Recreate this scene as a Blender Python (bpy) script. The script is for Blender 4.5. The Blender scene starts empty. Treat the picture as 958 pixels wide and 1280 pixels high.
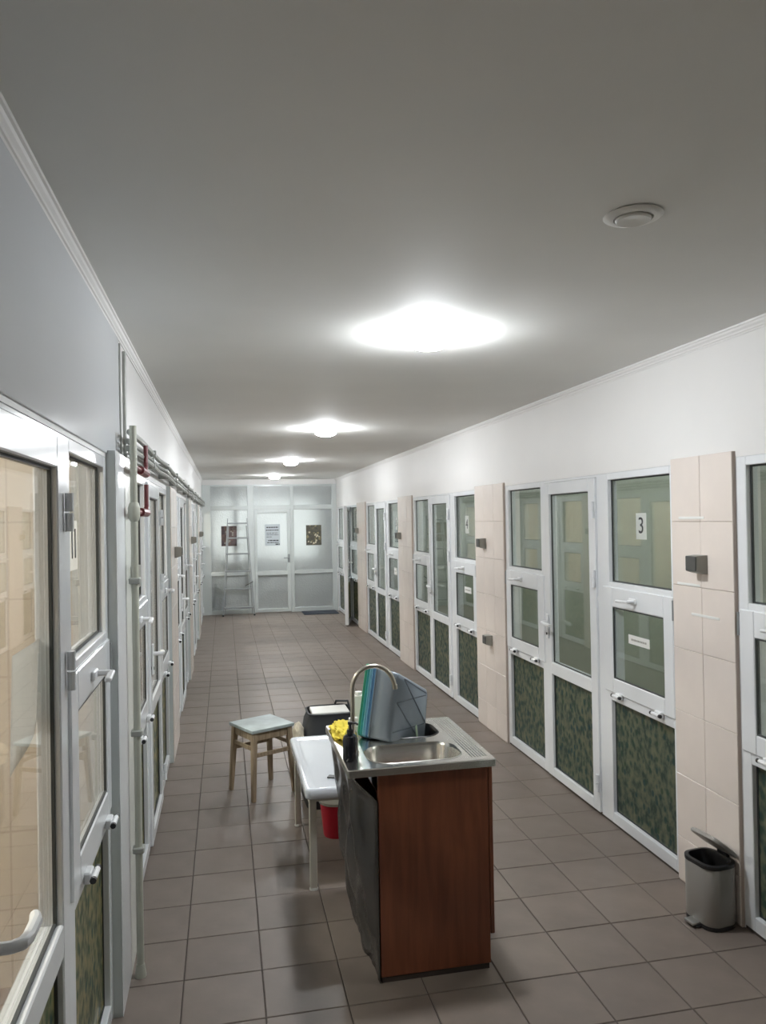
import bpy, bmesh, math, random
from mathutils import Vector, Matrix, noise
random.seed(7)
PI = math.pi
S = bpy.context.scene
C = S.collection

# ------------------------------------------------------------------ camera
CAM_H = 1.79
right = Vector((0.979218, -0.2020697, -0.017317))
up = Vector((0.0152522, -0.011771, 0.9998144))
fwd = Vector((0.2022361, 0.9793004, 0.0084444))
cd = bpy.data.cameras.new('camera')
cam = bpy.data.objects.new('camera', cd)
C.objects.link(cam)
m = Matrix((right, up, -fwd)).transposed().to_4x4()
m.translation = Vector((0, 0, CAM_H))
cam.matrix_world = m
cd.sensor_fit = 'HORIZONTAL'
cd.sensor_width = 36.0
cd.lens = 962.04 / 958 * 36.0
cd.clip_start = 0.02
S.camera = cam

# ------------------------------------------------------------------ world, exposure
w = bpy.data.worlds.new('world')
S.world = w
w.use_nodes = True
w.node_tree.nodes['Background'].inputs[0].default_value = (0.75, 0.82, 0.9, 1)
w.node_tree.nodes['Background'].inputs[1].default_value = 0.6
vs = S.view_settings
vs.view_transform = 'Standard'
vs.look = 'None'
vs.gamma = 1.0
vs.use_curve_mapping = False
vs.exposure = 0.90
LAMP_L = 165.0          # radiance of the corridor globes
ROOM_L = 205.0          # radiance of the fill lamps added in the left-hand rooms
ROOM_R = 85.0           # radiance of the fill lamps added in the right-hand rooms
END_L = 0.85            # daylight in the window behind the end partition

# ------------------------------------------------------------------ main dimensions
XL, XR = -0.42, 2.175
YB, YE = -3.0, 15.1
ZC = 2.59
TILE, TX0, TY0 = 0.30217, -0.4838, 2.8203
UL = 2.33                                   # length of a glazed unit
RU = [0.625, 3.425, 6.46, 9.52, 12.62]      # near ends of the units, right wall
LU = [0.61, 3.61, 6.66, 9.70, 12.75]        # left wall

# ------------------------------------------------------------------ materials
def srgb(r, g, b):
    f = lambda c: (c / 12.92 if c <= 0.04045 else ((c + 0.055) / 1.055) ** 2.4)
    return tuple(f(v / 255) for v in (r, g, b)) + (1,)

def mat(name, col, rough=0.5, metal=0.0, var=0.0, vscale=6.0, bump=0.0, bscale=40.0, rnd=0.0, coat=0.0,
        spec=0.5, stretch=(1, 1, 1), emit=None):
    mt = bpy.data.materials.new(name)
    mt.use_nodes = True
    nt = mt.node_tree
    n, l = nt.nodes, nt.links
    b = n['Principled BSDF']
    b.inputs['Base Color'].default_value = col
    b.inputs['Roughness'].default_value = rough
    b.inputs['Metallic'].default_value = metal
    b.inputs['Specular IOR Level'].default_value = spec
    b.inputs['Coat Weight'].default_value = coat
    tc = n.new('ShaderNodeTexCoord')
    mp = n.new('ShaderNodeMapping')
    mp.inputs['Scale'].default_value = stretch
    l.new(tc.outputs['Object'], mp.inputs['Vector'])
    cur = None
    if var > 0:
        t = n.new('ShaderNodeTexNoise')
        t.inputs['Scale'].default_value = vscale
        t.inputs['Detail'].default_value = 5
        l.new(mp.outputs[0], t.inputs['Vector'])
        mr = n.new('ShaderNodeMapRange')
        mr.inputs['From Min'].default_value = 0.3
        mr.inputs['From Max'].default_value = 0.7
        mr.inputs['To Min'].default_value = 1 - var
        mr.inputs['To Max'].default_value = 1 + var
        l.new(t.outputs['Fac'], mr.inputs['Value'])
        cur = mr.outputs[0]
    if rnd > 0:
        oi = n.new('ShaderNodeObjectInfo')
        mr2 = n.new('ShaderNodeMapRange')
        mr2.inputs['To Min'].default_value = 1 - rnd
        mr2.inputs['To Max'].default_value = 1 + rnd
        l.new(oi.outputs['Random'], mr2.inputs['Value'])
        if cur:
            mu = n.new('ShaderNodeMath'); mu.operation = 'MULTIPLY'
            l.new(cur, mu.inputs[0]); l.new(mr2.outputs[0], mu.inputs[1])
            cur = mu.outputs[0]
        else:
            cur = mr2.outputs[0]
    if cur:
        hs = n.new('ShaderNodeHueSaturation')
        hs.inputs['Color'].default_value = col
        l.new(cur, hs.inputs['Value'])
        l.new(hs.outputs[0], b.inputs['Base Color'])
    if bump > 0:
        t2 = n.new('ShaderNodeTexNoise')
        t2.inputs['Scale'].default_value = bscale
        t2.inputs['Detail'].default_value = 4
        l.new(mp.outputs[0], t2.inputs['Vector'])
        bp = n.new('ShaderNodeBump')
        bp.inputs['Strength'].default_value = bump
        bp.inputs['Distance'].default_value = 0.01
        l.new(t2.outputs['Fac'], bp.inputs['Height'])
        l.new(bp.outputs[0], b.inputs['Normal'])
    if emit:
        b.inputs['Emission Color'].default_value = emit[0]
        b.inputs['Emission Strength'].default_value = emit[1]
    return mt

def glass_mat(name, tint, f0):
    mt = bpy.data.materials.new(name); mt.use_nodes = True
    nt = mt.node_tree; n, l = nt.nodes, nt.links
    n.remove(n['Principled BSDF'])
    out = n['Material Output']
    lw = n.new('ShaderNodeLayerWeight'); lw.inputs['Blend'].default_value = 0.5
    pw = n.new('ShaderNodeMath'); pw.operation = 'POWER'; pw.inputs[1].default_value = 5
    l.new(lw.outputs['Facing'], pw.inputs[0])
    ml = n.new('ShaderNodeMath'); ml.operation = 'MULTIPLY_ADD'
    ml.inputs[1].default_value = 1 - f0; ml.inputs[2].default_value = f0
    l.new(pw.outputs[0], ml.inputs[0])
    tr = n.new('ShaderNodeBsdfTransparent'); tr.inputs[0].default_value = tint
    gl = n.new('ShaderNodeBsdfGlossy'); gl.inputs['Roughness'].default_value = 0.015
    mx = n.new('ShaderNodeMixShader')
    l.new(ml.outputs[0], mx.inputs[0]); l.new(tr.outputs[0], mx.inputs[1]); l.new(gl.outputs[0], mx.inputs[2])
    l.new(mx.outputs[0], out.inputs['Surface'])
    return mt

def film_mat():
    mt = bpy.data.materials.new('leaf_film'); mt.use_nodes = True
    nt = mt.node_tree; n, l = nt.nodes, nt.links
    b = n['Principled BSDF']; out = n['Material Output']
    tc = n.new('ShaderNodeTexCoord'); mp = n.new('ShaderNodeMapping')
    mp.inputs['Scale'].default_value = (1, 1, 0.75)
    l.new(tc.outputs['Object'], mp.inputs['Vector'])
    def nz(s, d=3):
        t = n.new('ShaderNodeTexNoise'); t.inputs['Scale'].default_value = s; t.inputs['Detail'].default_value = d
        l.new(mp.outputs[0], t.inputs['Vector']); return t
    a = nz(26, 4); r = n.new('ShaderNodeValToRGB'); l.new(a.outputs['Fac'], r.inputs['Fac'])
    e = r.color_ramp.elements
    e[0].position = 0.34; e[0].color = (0.085, 0.122, 0.112, 1)
    e[1].position = 0.70; e[1].color = (0.24, 0.27, 0.205, 1)
    x = e.new(0.46); x.color = (0.135, 0.180, 0.150, 1)
    x = e.new(0.52); x.color = (0.18, 0.22, 0.175, 1)
    v = n.new('ShaderNodeTexVoronoi'); v.inputs['Scale'].default_value = 24; v.inputs['Randomness'].default_value = 1
    l.new(mp.outputs[0], v.inputs['Vector'])
    r2 = n.new('ShaderNodeValToRGB'); l.new(v.outputs['Distance'], r2.inputs['Fac'])
    r2.color_ramp.elements[0].position = 0.25; r2.color_ramp.elements[0].color = (1, 1, 1, 1)
    r2.color_ramp.elements[1].position = 0.40; r2.color_ramp.elements[1].color = (0, 0, 0, 1)
    c2 = n.new('ShaderNodeValToRGB'); l.new(v.outputs['Color'], c2.inputs['Fac'])
    c2.color_ramp.elements[0].color = (0.045, 0.105, 0.135, 1); c2.color_ramp.elements[1].color = (0.08, 0.135, 0.09, 1)
    mx = n.new('ShaderNodeMix'); mx.data_type = 'RGBA'
    mm = n.new('ShaderNodeMath'); mm.operation = 'MULTIPLY'; mm.inputs[1].default_value = 0.75
    l.new(r2.outputs[0], mm.inputs[0]); l.new(mm.outputs[0], mx.inputs['Factor'])
    l.new(r.outputs[0], mx.inputs['A']); l.new(c2.outputs[0], mx.inputs['B'])
    l.new(mx.outputs['Result'], b.inputs['Base Color'])
    b.inputs['Roughness'].default_value = 0.12
    tl = n.new('ShaderNodeBsdfTranslucent')
    hs = n.new('ShaderNodeHueSaturation'); hs.inputs['Value'].default_value = 2.1
    wm = n.new('ShaderNodeMix'); wm.data_type = 'RGBA'; wm.blend_type = 'MULTIPLY'; wm.inputs['Factor'].default_value = 1.0
    wm.inputs['B'].default_value = (1.0, 0.80, 0.62, 1)
    l.new(mx.outputs['Result'], hs.inputs['Color']); l.new(hs.outputs[0], wm.inputs['A']); l.new(wm.outputs['Result'], tl.inputs['Color'])
    ms = n.new('ShaderNodeMixShader'); ms.inputs[0].default_value = 0.55
    l.new(b.outputs[0], ms.inputs[1]); l.new(tl.outputs[0], ms.inputs[2])
    l.new(ms.outputs[0], out.inputs['Surface'])
    return mt

def wood_mat(name, c1, c2, rough, scale=(9, 9, 0.7)):
    mt = bpy.data.materials.new(name); mt.use_nodes = True
    nt = mt.node_tree; n, l = nt.nodes, nt.links
    b = n['Principled BSDF']
    tc = n.new('ShaderNodeTexCoord'); mp = n.new('ShaderNodeMapping'); mp.inputs['Scale'].default_value = scale
    l.new(tc.outputs['Object'], mp.inputs['Vector'])
    t = n.new('ShaderNodeTexNoise'); t.inputs['Scale'].default_value = 4; t.inputs['Detail'].default_value = 6
    t.inputs['Distortion'].default_value = 0.6
    l.new(mp.outputs[0], t.inputs['Vector'])
    r = n.new('ShaderNodeValToRGB'); l.new(t.outputs['Fac'], r.inputs['Fac'])
    r.color_ramp.elements[0].position = 0.3; r.color_ramp.elements[0].color = c1
    r.color_ramp.elements[1].position = 0.7; r.color_ramp.elements[1].color = c2
    l.new(r.outputs[0], b.inputs['Base Color'])
    b.inputs['Roughness'].default_value = rough
    return mt

def brick_mat(name, c1, c2, cm, w_, h_, rough=0.35, axis='YZ'):
    mt = bpy.data.materials.new(name); mt.use_nodes = True
    nt = mt.node_tree; n, l = nt.nodes, nt.links
    b = n['Principled BSDF']
    tc = n.new('ShaderNodeTexCoord'); sp = n.new('ShaderNodeSeparateXYZ'); cb = n.new('ShaderNodeCombineXYZ')
    l.new(tc.outputs['Object'], sp.inputs[0])
    ad = n.new('ShaderNodeMath'); l.new(sp.outputs['X'], ad.inputs[0]); l.new(sp.outputs['Y'], ad.inputs[1])
    l.new(ad.outputs[0], cb.inputs['X']); l.new(sp.outputs['Z'], cb.inputs['Y'])
    t = n.new('ShaderNodeTexBrick')
    t.offset = 0; t.inputs['Scale'].default_value = 1
    t.inputs['Color1'].default_value = c1; t.inputs['Color2'].default_value = c2; t.inputs['Mortar'].default_value = cm
    t.inputs['Mortar Size'].default_value = 0.004
    t.inputs['Brick Width'].default_value = w_; t.inputs['Row Height'].default_value = h_
    l.new(cb.outputs[0], t.inputs['Vector']); l.new(t.outputs['Color'], b.inputs['Base Color'])
    b.inputs['Roughness'].default_value = rough
    return mt

def frost_mat():
    mt = bpy.data.materials.new('frosted_glass'); mt.use_nodes = True
    nt = mt.node_tree; n, l = nt.nodes, nt.links
    b = n['Principled BSDF']
    b.inputs['Base Color'].default_value = (0.86, 0.90, 0.90, 1)
    b.inputs['Transmission Weight'].default_value = 0.62
    b.inputs['Roughness'].default_value = 0.30
    b.inputs['IOR'].default_value = 1.35
    tc = n.new('ShaderNodeTexCoord')
    t = n.new('ShaderNodeTexVoronoi'); t.inputs['Scale'].default_value = 38
    l.new(tc.outputs['Object'], t.inputs['Vector'])
    bp = n.new('ShaderNodeBump'); bp.inputs['Strength'].default_value = 0.5; bp.inputs['Distance'].default_value = 0.006
    l.new(t.outputs['Distance'], bp.inputs['Height']); l.new(bp.outputs[0], b.inputs['Normal'])
    return mt

def poster_mat(name, cols, scale):
    mt = bpy.data.materials.new(name); mt.use_nodes = True
    nt = mt.node_tree; n, l = nt.nodes, nt.links
    b = n['Principled BSDF']
    tc = n.new('ShaderNodeTexCoord')
    v = n.new('ShaderNodeTexVoronoi'); v.inputs['Scale'].default_value = scale
    l.new(tc.outputs['Object'], v.inputs['Vector'])
    r = n.new('ShaderNodeValToRGB'); l.new(v.outputs['Color'], r.inputs['Fac'])
    e = r.color_ramp.elements
    e[0].color = cols[0]; e[1].color = cols[-1]
    for i, c in enumerate(cols[1:-1]):
        x = e.new((i + 1) / (len(cols) - 1)); x.color = c
    l.new(r.outputs[0], b.inputs['Base Color'])
    b.inputs['Roughness'].default_value = 0.5
    return mt

def emit_mat(name, col, s):
    mt = bpy.data.materials.new(name); mt.use_nodes = True
    nt = mt.node_tree; n, l = nt.nodes, nt.links
    n.remove(n['Principled BSDF'])
    e = n.new('ShaderNodeEmission'); e.inputs[0].default_value = col; e.inputs[1].default_value = s
    l.new(e.outputs[0], n['Material Output'].inputs['Surface'])
    return mt

M = {}
M['ceiling'] = mat('ceiling_paint', (0.84, 0.84, 0.81, 1), 0.75, var=0.03, vscale=1.2, bump=0.05, bscale=14)
M['wall'] = mat('white_wall_paint', (0.80, 0.79, 0.775, 1), 0.5, var=0.03, vscale=1.0, bump=0.05, bscale=10)
M['pvc_panel'] = mat('glossy_white_panel', (0.80, 0.83, 0.87, 1), 0.10, spec=0.5, bump=0.012, bscale=6)
M['upvc'] = mat('white_window_plastic', (0.82, 0.84, 0.86, 1), 0.17, var=0.03, vscale=3)
M['handle'] = mat('white_handle_plastic', (0.84, 0.85, 0.86, 1), 0.42)
M['upvc2'] = mat('ivory_white_frame', (0.64, 0.68, 0.67, 1), 0.3, var=0.03, vscale=3)
M['gasket'] = mat('dark_gasket', (0.06, 0.065, 0.065, 1), 0.6)
M['glass'] = glass_mat('clear_glass', (0.93, 0.955, 0.945, 1), 0.075)
M['film'] = film_mat()
M['floor_tile'] = mat('brown_grey_floor_tile', (0.205, 0.168, 0.144, 1), 0.42, var=0.10, vscale=5, bump=0.04, bscale=30, rnd=0.06, spec=0.25)
M['grout'] = mat('dark_grout', (0.085, 0.070, 0.060, 1), 0.9)
M['room_floor'] = mat('brown_room_floor', (0.32, 0.24, 0.18, 1), 0.3, var=0.08)
M['wall_tile'] = mat('pale_pink_beige_tile', (0.80, 0.72, 0.66, 1), 0.22, var=0.04, vscale=4, rnd=0.025)
M['pale_tile'] = mat('pale_green_white_tile', (0.74, 0.76, 0.70, 1), 0.25, var=0.04, vscale=4, rnd=0.02)
M['wall_grout'] = mat('beige_grout', (0.56, 0.47, 0.41, 1), 0.9)
M['beige_room'] = brick_mat('beige_room_tile', (0.76, 0.67, 0.56, 1), (0.74, 0.65, 0.54, 1), (0.6, 0.51, 0.42, 1), 0.3, 0.3)
M['grey_room'] = mat('grey_green_room_paint', (0.34, 0.37, 0.32, 1), 0.6, var=0.05)
M['steel'] = mat('brushed_steel', (0.62, 0.61, 0.58, 1), 0.24, 1.0, var=0.05, vscale=10, bump=0.02, bscale=60)
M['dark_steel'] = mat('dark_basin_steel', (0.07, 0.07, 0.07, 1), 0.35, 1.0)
M['nickel'] = mat('matt_nickel', (0.58, 0.54, 0.47, 1), 0.28, 1.0)
M['mahogany'] = wood_mat('mahogany_laminate', (0.15, 0.046, 0.022, 1), (0.225, 0.075, 0.036, 1), 0.38)
M['plinth'] = mat('dark_plinth', (0.05, 0.035, 0.03, 1), 0.7, var=0.2)
M['sheet'] = mat('dark_plastic_sheet', (0.06, 0.054, 0.05, 1), 0.25, bump=0.7, bscale=9, spec=0.6)
M['enamel'] = mat('white_enamel', (0.76, 0.80, 0.85, 1), 0.12, coat=0.3)
M['cream_metal'] = mat('cream_painted_metal', (0.56, 0.53, 0.46, 1), 0.4, var=0.06, vscale=8)
M['old_wood'] = wood_mat('worn_stool_wood', (0.27, 0.20, 0.125, 1), (0.50, 0.39, 0.27, 1), 0.6, (20, 20, 1.5))
M['stool_seat'] = mat('worn_pale_blue_paint', (0.44, 0.50, 0.50, 1), 0.5, var=0.22, vscale=7)
M['red'] = mat('red_bucket_plastic', (0.55, 0.012, 0.035, 1), 0.35)
M['redpaint'] = mat('red_pipe_paint', (0.16, 0.034, 0.038, 1), 0.4)
M['pipe'] = mat('pale_green_pipe_paint', (0.50, 0.51, 0.43, 1), 0.4, var=0.08, vscale=9)
M['pipe_grey'] = mat('grey_pipe_paint', (0.40, 0.41, 0.38, 1), 0.4, var=0.10, vscale=9)
M['black'] = mat('black_plastic', (0.018, 0.018, 0.02, 1), 0.4)
M['bag'] = mat('black_bag', (0.028, 0.03, 0.033, 1), 0.55, bump=0.2, bscale=12)
M['white_plastic'] = mat('white_plastic', (0.78, 0.77, 0.73, 1), 0.35)
M['cream_cloth'] = mat('cream_cloth', (0.62, 0.56, 0.44, 1), 0.9, var=0.08)
M['yellow'] = mat('yellow_cloth', (0.66, 0.53, 0.06, 1), 0.85, var=0.12, vscale=30)
M['bottle'] = mat('dark_bottle', (0.012, 0.013, 0.018, 1), 0.12)
M['clear'] = glass_mat('clear_plastic', (0.80, 0.84, 0.78, 1), 0.06)
M['tray_grey'] = mat('grey_blue_tray', (0.20, 0.235, 0.275, 1), 0.32)
M['tray_line'] = mat('dark_tray_line', (0.10, 0.12, 0.15, 1), 0.4)
M['tray_blue'] = mat('blue_tray', (0.10, 0.24, 0.42, 1), 0.3)
M['tray_sky'] = mat('sky_blue_tray', (0.20, 0.45, 0.56, 1), 0.3)
M['tray_teal'] = mat('teal_tray', (0.05, 0.34, 0.34, 1), 0.3)
M['tray_green'] = mat('green_tray', (0.06, 0.36, 0.22, 1), 0.3)
M['sticker'] = mat('pale_green_sticker', (0.55, 0.68, 0.52, 1), 0.5)
M['bin'] = mat('grey_metal_bin', (0.32, 0.305, 0.28, 1), 0.36, 0.12)
M['silver'] = mat('silver_pedal', (0.6, 0.6, 0.58, 1), 0.3, 0.8)
M['alu'] = mat('aluminium', (0.36, 0.38, 0.39, 1), 0.38, 0.5)
M['rubber'] = mat('black_rubber', (0.03, 0.03, 0.032, 1), 0.8)
M['mat'] = mat('dark_blue_grey_mat', (0.055, 0.065, 0.085, 1), 0.9, var=0.15, vscale=30)
M['paper'] = mat('white_paper', (0.80, 0.80, 0.77, 1), 0.7)
def thin_paper():
    mt = M['paper'].copy(); mt.name = 'thin_white_paper'
    nt = mt.node_tree; n, l = nt.nodes, nt.links
    tl = n.new('ShaderNodeBsdfTranslucent'); tl.inputs[0].default_value = (0.92, 0.93, 0.93, 1)
    ms = n.new('ShaderNodeMixShader'); ms.inputs[0].default_value = 0.6
    l.new(n['Principled BSDF'].outputs[0], ms.inputs[1]); l.new(tl.outputs[0], ms.inputs[2])
    l.new(ms.outputs[0], n['Material Output'].inputs['Surface'])
    return mt
M['thin_paper'] = thin_paper()
M['paper_blue'] = mat('pale_notice_paper', (0.56, 0.61, 0.64, 1), 0.6)
M['ink'] = mat('black_ink', (0.03, 0.03, 0.035, 1), 0.7)
M['box_dark'] = mat('dark_box_side', (0.07, 0.072, 0.068, 1), 0.45)
M['box_grey'] = mat('grey_box_front', (0.30, 0.295, 0.26, 1), 0.4)
M['poster_a'] = poster_mat('brown_poster_print', [(0.10, 0.07, 0.06, 1), (0.18, 0.12, 0.11, 1), (0.08, 0.06, 0.07, 1), (0.26, 0.21, 0.19, 1)], 16)
M['poster_b'] = poster_mat('flower_poster_print', [(0.05, 0.05, 0.04, 1), (0.12, 0.11, 0.08, 1), (0.07, 0.07, 0.06, 1), (0.42, 0.36, 0.2, 1)], 26)
M['frost'] = frost_mat()
M['lamp'] = emit_mat('lamp_globe_glow', (0.93, 0.965, 1.0, 1), LAMP_L)
M['room_lamp'] = emit_mat('room_lamp_glow', (1.0, 0.95, 0.88, 1), ROOM_L)
M['room_lamp_dim'] = emit_mat('dim_room_lamp_glow', (0.95, 1.0, 0.92, 1), ROOM_R)
M['daylight'] = emit_mat('daylight_window', (0.93, 0.98, 0.95, 1), END_L)
M['end_room'] = mat('pale_room_wall', (0.62, 0.66, 0.68, 1), 0.6)
M['navy'] = mat('navy_plastic', (0.03, 0.07, 0.14, 1), 0.4)

# ------------------------------------------------------------------ mesh helpers
class MB:
    def __init__(s): s.b = bmesh.new()
    def box(s, x0, x1, y0, y1, z0, z1, bev=0.0, seg=1):
        r = bmesh.ops.create_cube(s.b, size=1)
        vs_ = r['verts']
        for v in vs_:
            v.co = Vector((x0 + (v.co.x + .5) * (x1 - x0), y0 + (v.co.y + .5) * (y1 - y0), z0 + (v.co.z + .5) * (z1 - z0)))
        if bev > 0:
            es = list({e for v in vs_ for e in v.link_edges})
            bmesh.ops.bevel(s.b, geom=es, offset=bev, segments=seg, affect='EDGES', profile=0.6)
        return s
    def bar(s, a, b_, wx, wy, bev=0.0, upv=(0, 0, 1), w2=None):
        a, b_ = Vector(a), Vector(b_)
        d = (b_ - a).normalized()
        u = Vector(upv)
        if abs(d.dot(u)) > 0.98: u = Vector((0, 1, 0))
        sx = d.cross(u).normalized(); sy = sx.cross(d).normalized()
        w2 = w2 or (wx, wy)
        vs_ = []
        for p, (q, r_) in ((a, (wx, wy)), (b_, w2)):
            for i, j in ((-1, -1), (1, -1), (1, 1), (-1, 1)):
                vs_.append(s.b.verts.new(p + sx * i * q / 2 + sy * j * r_ / 2))
        fs = [(3, 2, 1, 0), (4, 5, 6, 7), (0, 1, 5, 4), (1, 2, 6, 5), (2, 3, 7, 6), (3, 0, 4, 7)]
        for f in fs: s.b.faces.new([vs_[i] for i in f])
        if bev > 0:
            es = list({e for v in vs_ for e in v.link_edges})
            bmesh.ops.bevel(s.b, geom=es, offset=bev, segments=1, affect='EDGES')
        return s
    def tube(s, pts, r, seg=10, cap=True):
        pts = [Vector(p) for p in pts]
        rs = r if isinstance(r, (list, tuple)) else [r] * len(pts)
        rings = []
        ref = None
        for i, p in enumerate(pts):
            d = (pts[min(i + 1, len(pts) - 1)] - pts[max(i - 1, 0)]).normalized()
            if ref is None:
                ref = Vector((1, 0, 0)) if abs(d.x) < 0.9 else Vector((0, 1, 0))
            u = (ref - d * ref.dot(d)).normalized(); v = d.cross(u); ref = u
            rings.append([s.b.verts.new(p + (u * math.cos(2 * PI * k / seg) + v * math.sin(2 * PI * k / seg)) * rs[i]) for k in range(seg)])
        for a, b_ in zip(rings, rings[1:]):
            for k in range(seg):
                s.b.faces.new((a[k], a[(k + 1) % seg], b_[(k + 1) % seg], b_[k]))
        if cap:
            s.b.faces.new(rings[0][::-1]); s.b.faces.new(rings[-1])
        return s
    def lathe(s, prof, c=(0, 0, 0), seg=24, sx=1, sy=1):
        c = Vector(c); rings = []
        for r, z in prof:
            if r < 1e-5: rings.append([s.b.verts.new(c + Vector((0, 0, z)))])
            else: rings.append([s.b.verts.new(c + Vector((r * sx * math.cos(2 * PI * k / seg), r * sy * math.sin(2 * PI * k / seg), z))) for k in range(seg)])
        for a, b_ in zip(rings, rings[1:]):
            for k in range(seg):
                k2 = (k + 1) % seg
                if len(a) == 1 and len(b_) == 1: continue
                if len(a) == 1: s.b.faces.new((a[0], b_[k2], b_[k]))
                elif len(b_) == 1: s.b.faces.new((a[k], a[k2], b_[0]))
                else: s.b.faces.new((a[k], a[k2], b_[k2], b_[k]))
        return s
    def loft(s, loops, cap0=False, cap1=False):
        rings = [[s.b.verts.new(p) for p in lp] for lp in loops]
        n = len(rings[0])
        for a, b_ in zip(rings, rings[1:]):
            for k in range(n): s.b.faces.new((a[k], a[(k + 1) % n], b_[(k + 1) % n], b_[k]))
        if cap0: s.b.faces.new(rings[0][::-1])
        if cap1: s.b.faces.new(rings[-1])
        return s
    def mesh(s, name, mt, smooth=True, ang=35):
        bmesh.ops.recalc_face_normals(s.b, faces=s.b.faces)
        me = bpy.data.meshes.new(name)
        s.b.to_mesh(me); s.b.free()
        me.materials.append(mt)
        if smooth and len(me.polygons):
            me.polygons.foreach_set('use_smooth', [True] * len(me.polygons))
            me.set_sharp_from_angle(angle=math.radians(ang))
        return me
    def obj(s, name, mt, parent=None, loc=(0, 0, 0), smooth=True, ang=35):
        o = bpy.data.objects.new(name, s.mesh(name, mt, smooth, ang))
        C.objects.link(o)
        o.location = loc
        if parent: o.parent = parent
        return o

def link(name, me, parent=None, loc=(0, 0, 0)):
    o = bpy.data.objects.new(name, me); C.objects.link(o); o.location = loc
    if parent: o.parent = parent
    return o

def empty(name, loc=(0, 0, 0), rz=0.0):
    o = bpy.data.objects.new(name, None); C.objects.link(o)
    o.empty_display_size = 0.1
    o.location = loc; o.rotation_euler = (0, 0, rz)
    return o

def tag(o, label=None, cat=None, group=None, kind=None):
    if label: o['label'] = label
    if cat: o['category'] = cat
    if group: o['group'] = group
    if kind: o['kind'] = kind
    return o

def copy_tree(o, parent=None, first=True):
    c = o.copy(); C.objects.link(c); c.parent = parent
    for ch in list(o.children): copy_tree(ch, c, False)
    return c

def rrect(x0, x1, y0, y1, r, z, n=5):
    out = []
    for cx, cy, a0 in ((x1 - r, y1 - r, 0), (x0 + r, y1 - r, 90), (x0 + r, y0 + r, 180), (x1 - r, y0 + r, 270)):
        for k in range(n + 1):
            a = math.radians(a0 + 90 * k / n)
            out.append(Vector((cx + r * math.cos(a), cy + r * math.sin(a), z)))
    return out

def text_mesh(body, size, name):
    cu = bpy.data.curves.new(name, 'FONT')
    cu.body = body; cu.size = size; cu.extrude = 0.0006; cu.align_x = 'CENTER'; cu.align_y = 'CENTER'
    t = bpy.data.objects.new(name, cu); C.objects.link(t)
    bpy.context.view_layer.update()
    me = bpy.data.meshes.new_from_object(t.evaluated_get(bpy.context.evaluated_depsgraph_get()))
    bpy.data.objects.remove(t); bpy.data.curves.remove(cu)
    me.materials.clear(); me.materials.append(M['ink'])
    return me

# ------------------------------------------------------------------ floor
fl = MB().box(-3.3, 5.2, YB, 18.2, -0.12, -0.004).obj('floor', M['grout'], smooth=False)
tag(fl, 'brown-grey square ceramic floor tiles with dark joints along the corridor', 'floor', kind='structure')
tb = MB()
g = 0.0022
tb.box(g, TILE - g, g, TILE - g, -0.009, 0.0)
tb.b.edges.ensure_lookup_table()
tope = [e for e in tb.b.edges if all(v.co.z > -0.001 for v in e.verts)]
bmesh.ops.bevel(tb.b, geom=tope, offset=0.002, segments=1, affect='EDGES')
tile_me = tb.mesh('tile', M['floor_tile'], smooth=False)
rest = MB()
j0 = int(math.floor((YB - TY0) / TILE)) + 1
j1 = int(math.floor((YE - 0.02 - TY0) / TILE))
for j in range(j0, j1 + 1):
    for i in range(9):
        x, y = TX0 + i * TILE, TY0 + j * TILE
        if 2.0 < y + TILE and y < 9.4:
            o = link('tile', tile_me, fl, (x, y, random.uniform(-0.0006, 0.0006)))
        else:
            y1 = min(y + TILE - g, YE - 0.003)
            rest.box(x + g, x + TILE - g, y + g, y1, -0.009, 0.0)
tag(rest.obj('far_tiles', M['floor_tile'], fl, smooth=False), kind='stuff')
rf = MB()
rf.box(-3.3, -0.487, YB, 15.1, -0.004, 0.0); rf.box(2.24, 5.2, YB, 15.1, -0.004, 0.0); rf.box(-3.3, 5.2, 15.1, 18.2, -0.004, 0.0)
rf.obj('room_floor', M['room_floor'], fl, smooth=False)

# ------------------------------------------------------------------ ceiling, walls
ce = MB().box(-3.3, 5.2, YB, 18.2, ZC, ZC + 0.12).obj('ceiling', M['ceiling'], smooth=False)
tag(ce, 'flat matt grey-white painted ceiling', 'ceiling', kind='structure')

ZT = 2.03
def corridor_wall(name, x0, x1, units, label):
    b = MB()
    b.box(x0, x1, YB, YE, ZT, ZC)
    ys = [YB] + [v for u in units for v in (u, u + UL)] + [YE]
    for k in range(0, len(ys), 2):
        if ys[k + 1] - ys[k] > 0.02: b.box(x0, x1, ys[k], ys[k + 1], 0, ZT)
    o = b.obj(name, M['wall'], smooth=False)
    return tag(o, label, 'wall', kind='structure')
wr = corridor_wall('wall_right', XR, XR + 0.12, RU, 'white painted wall with beige tiled piers around the numbered door units')
wl = corridor_wall('wall_left', XL - 0.12, XL, LU, 'white wall with piers and exposed pipes above the left doors')
MB().box(XL, XL + 0.006, 0.0, 3.30, 2.045, 2.545, 0.002).obj('wall_panel', M['pvc_panel'], wl)

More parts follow.
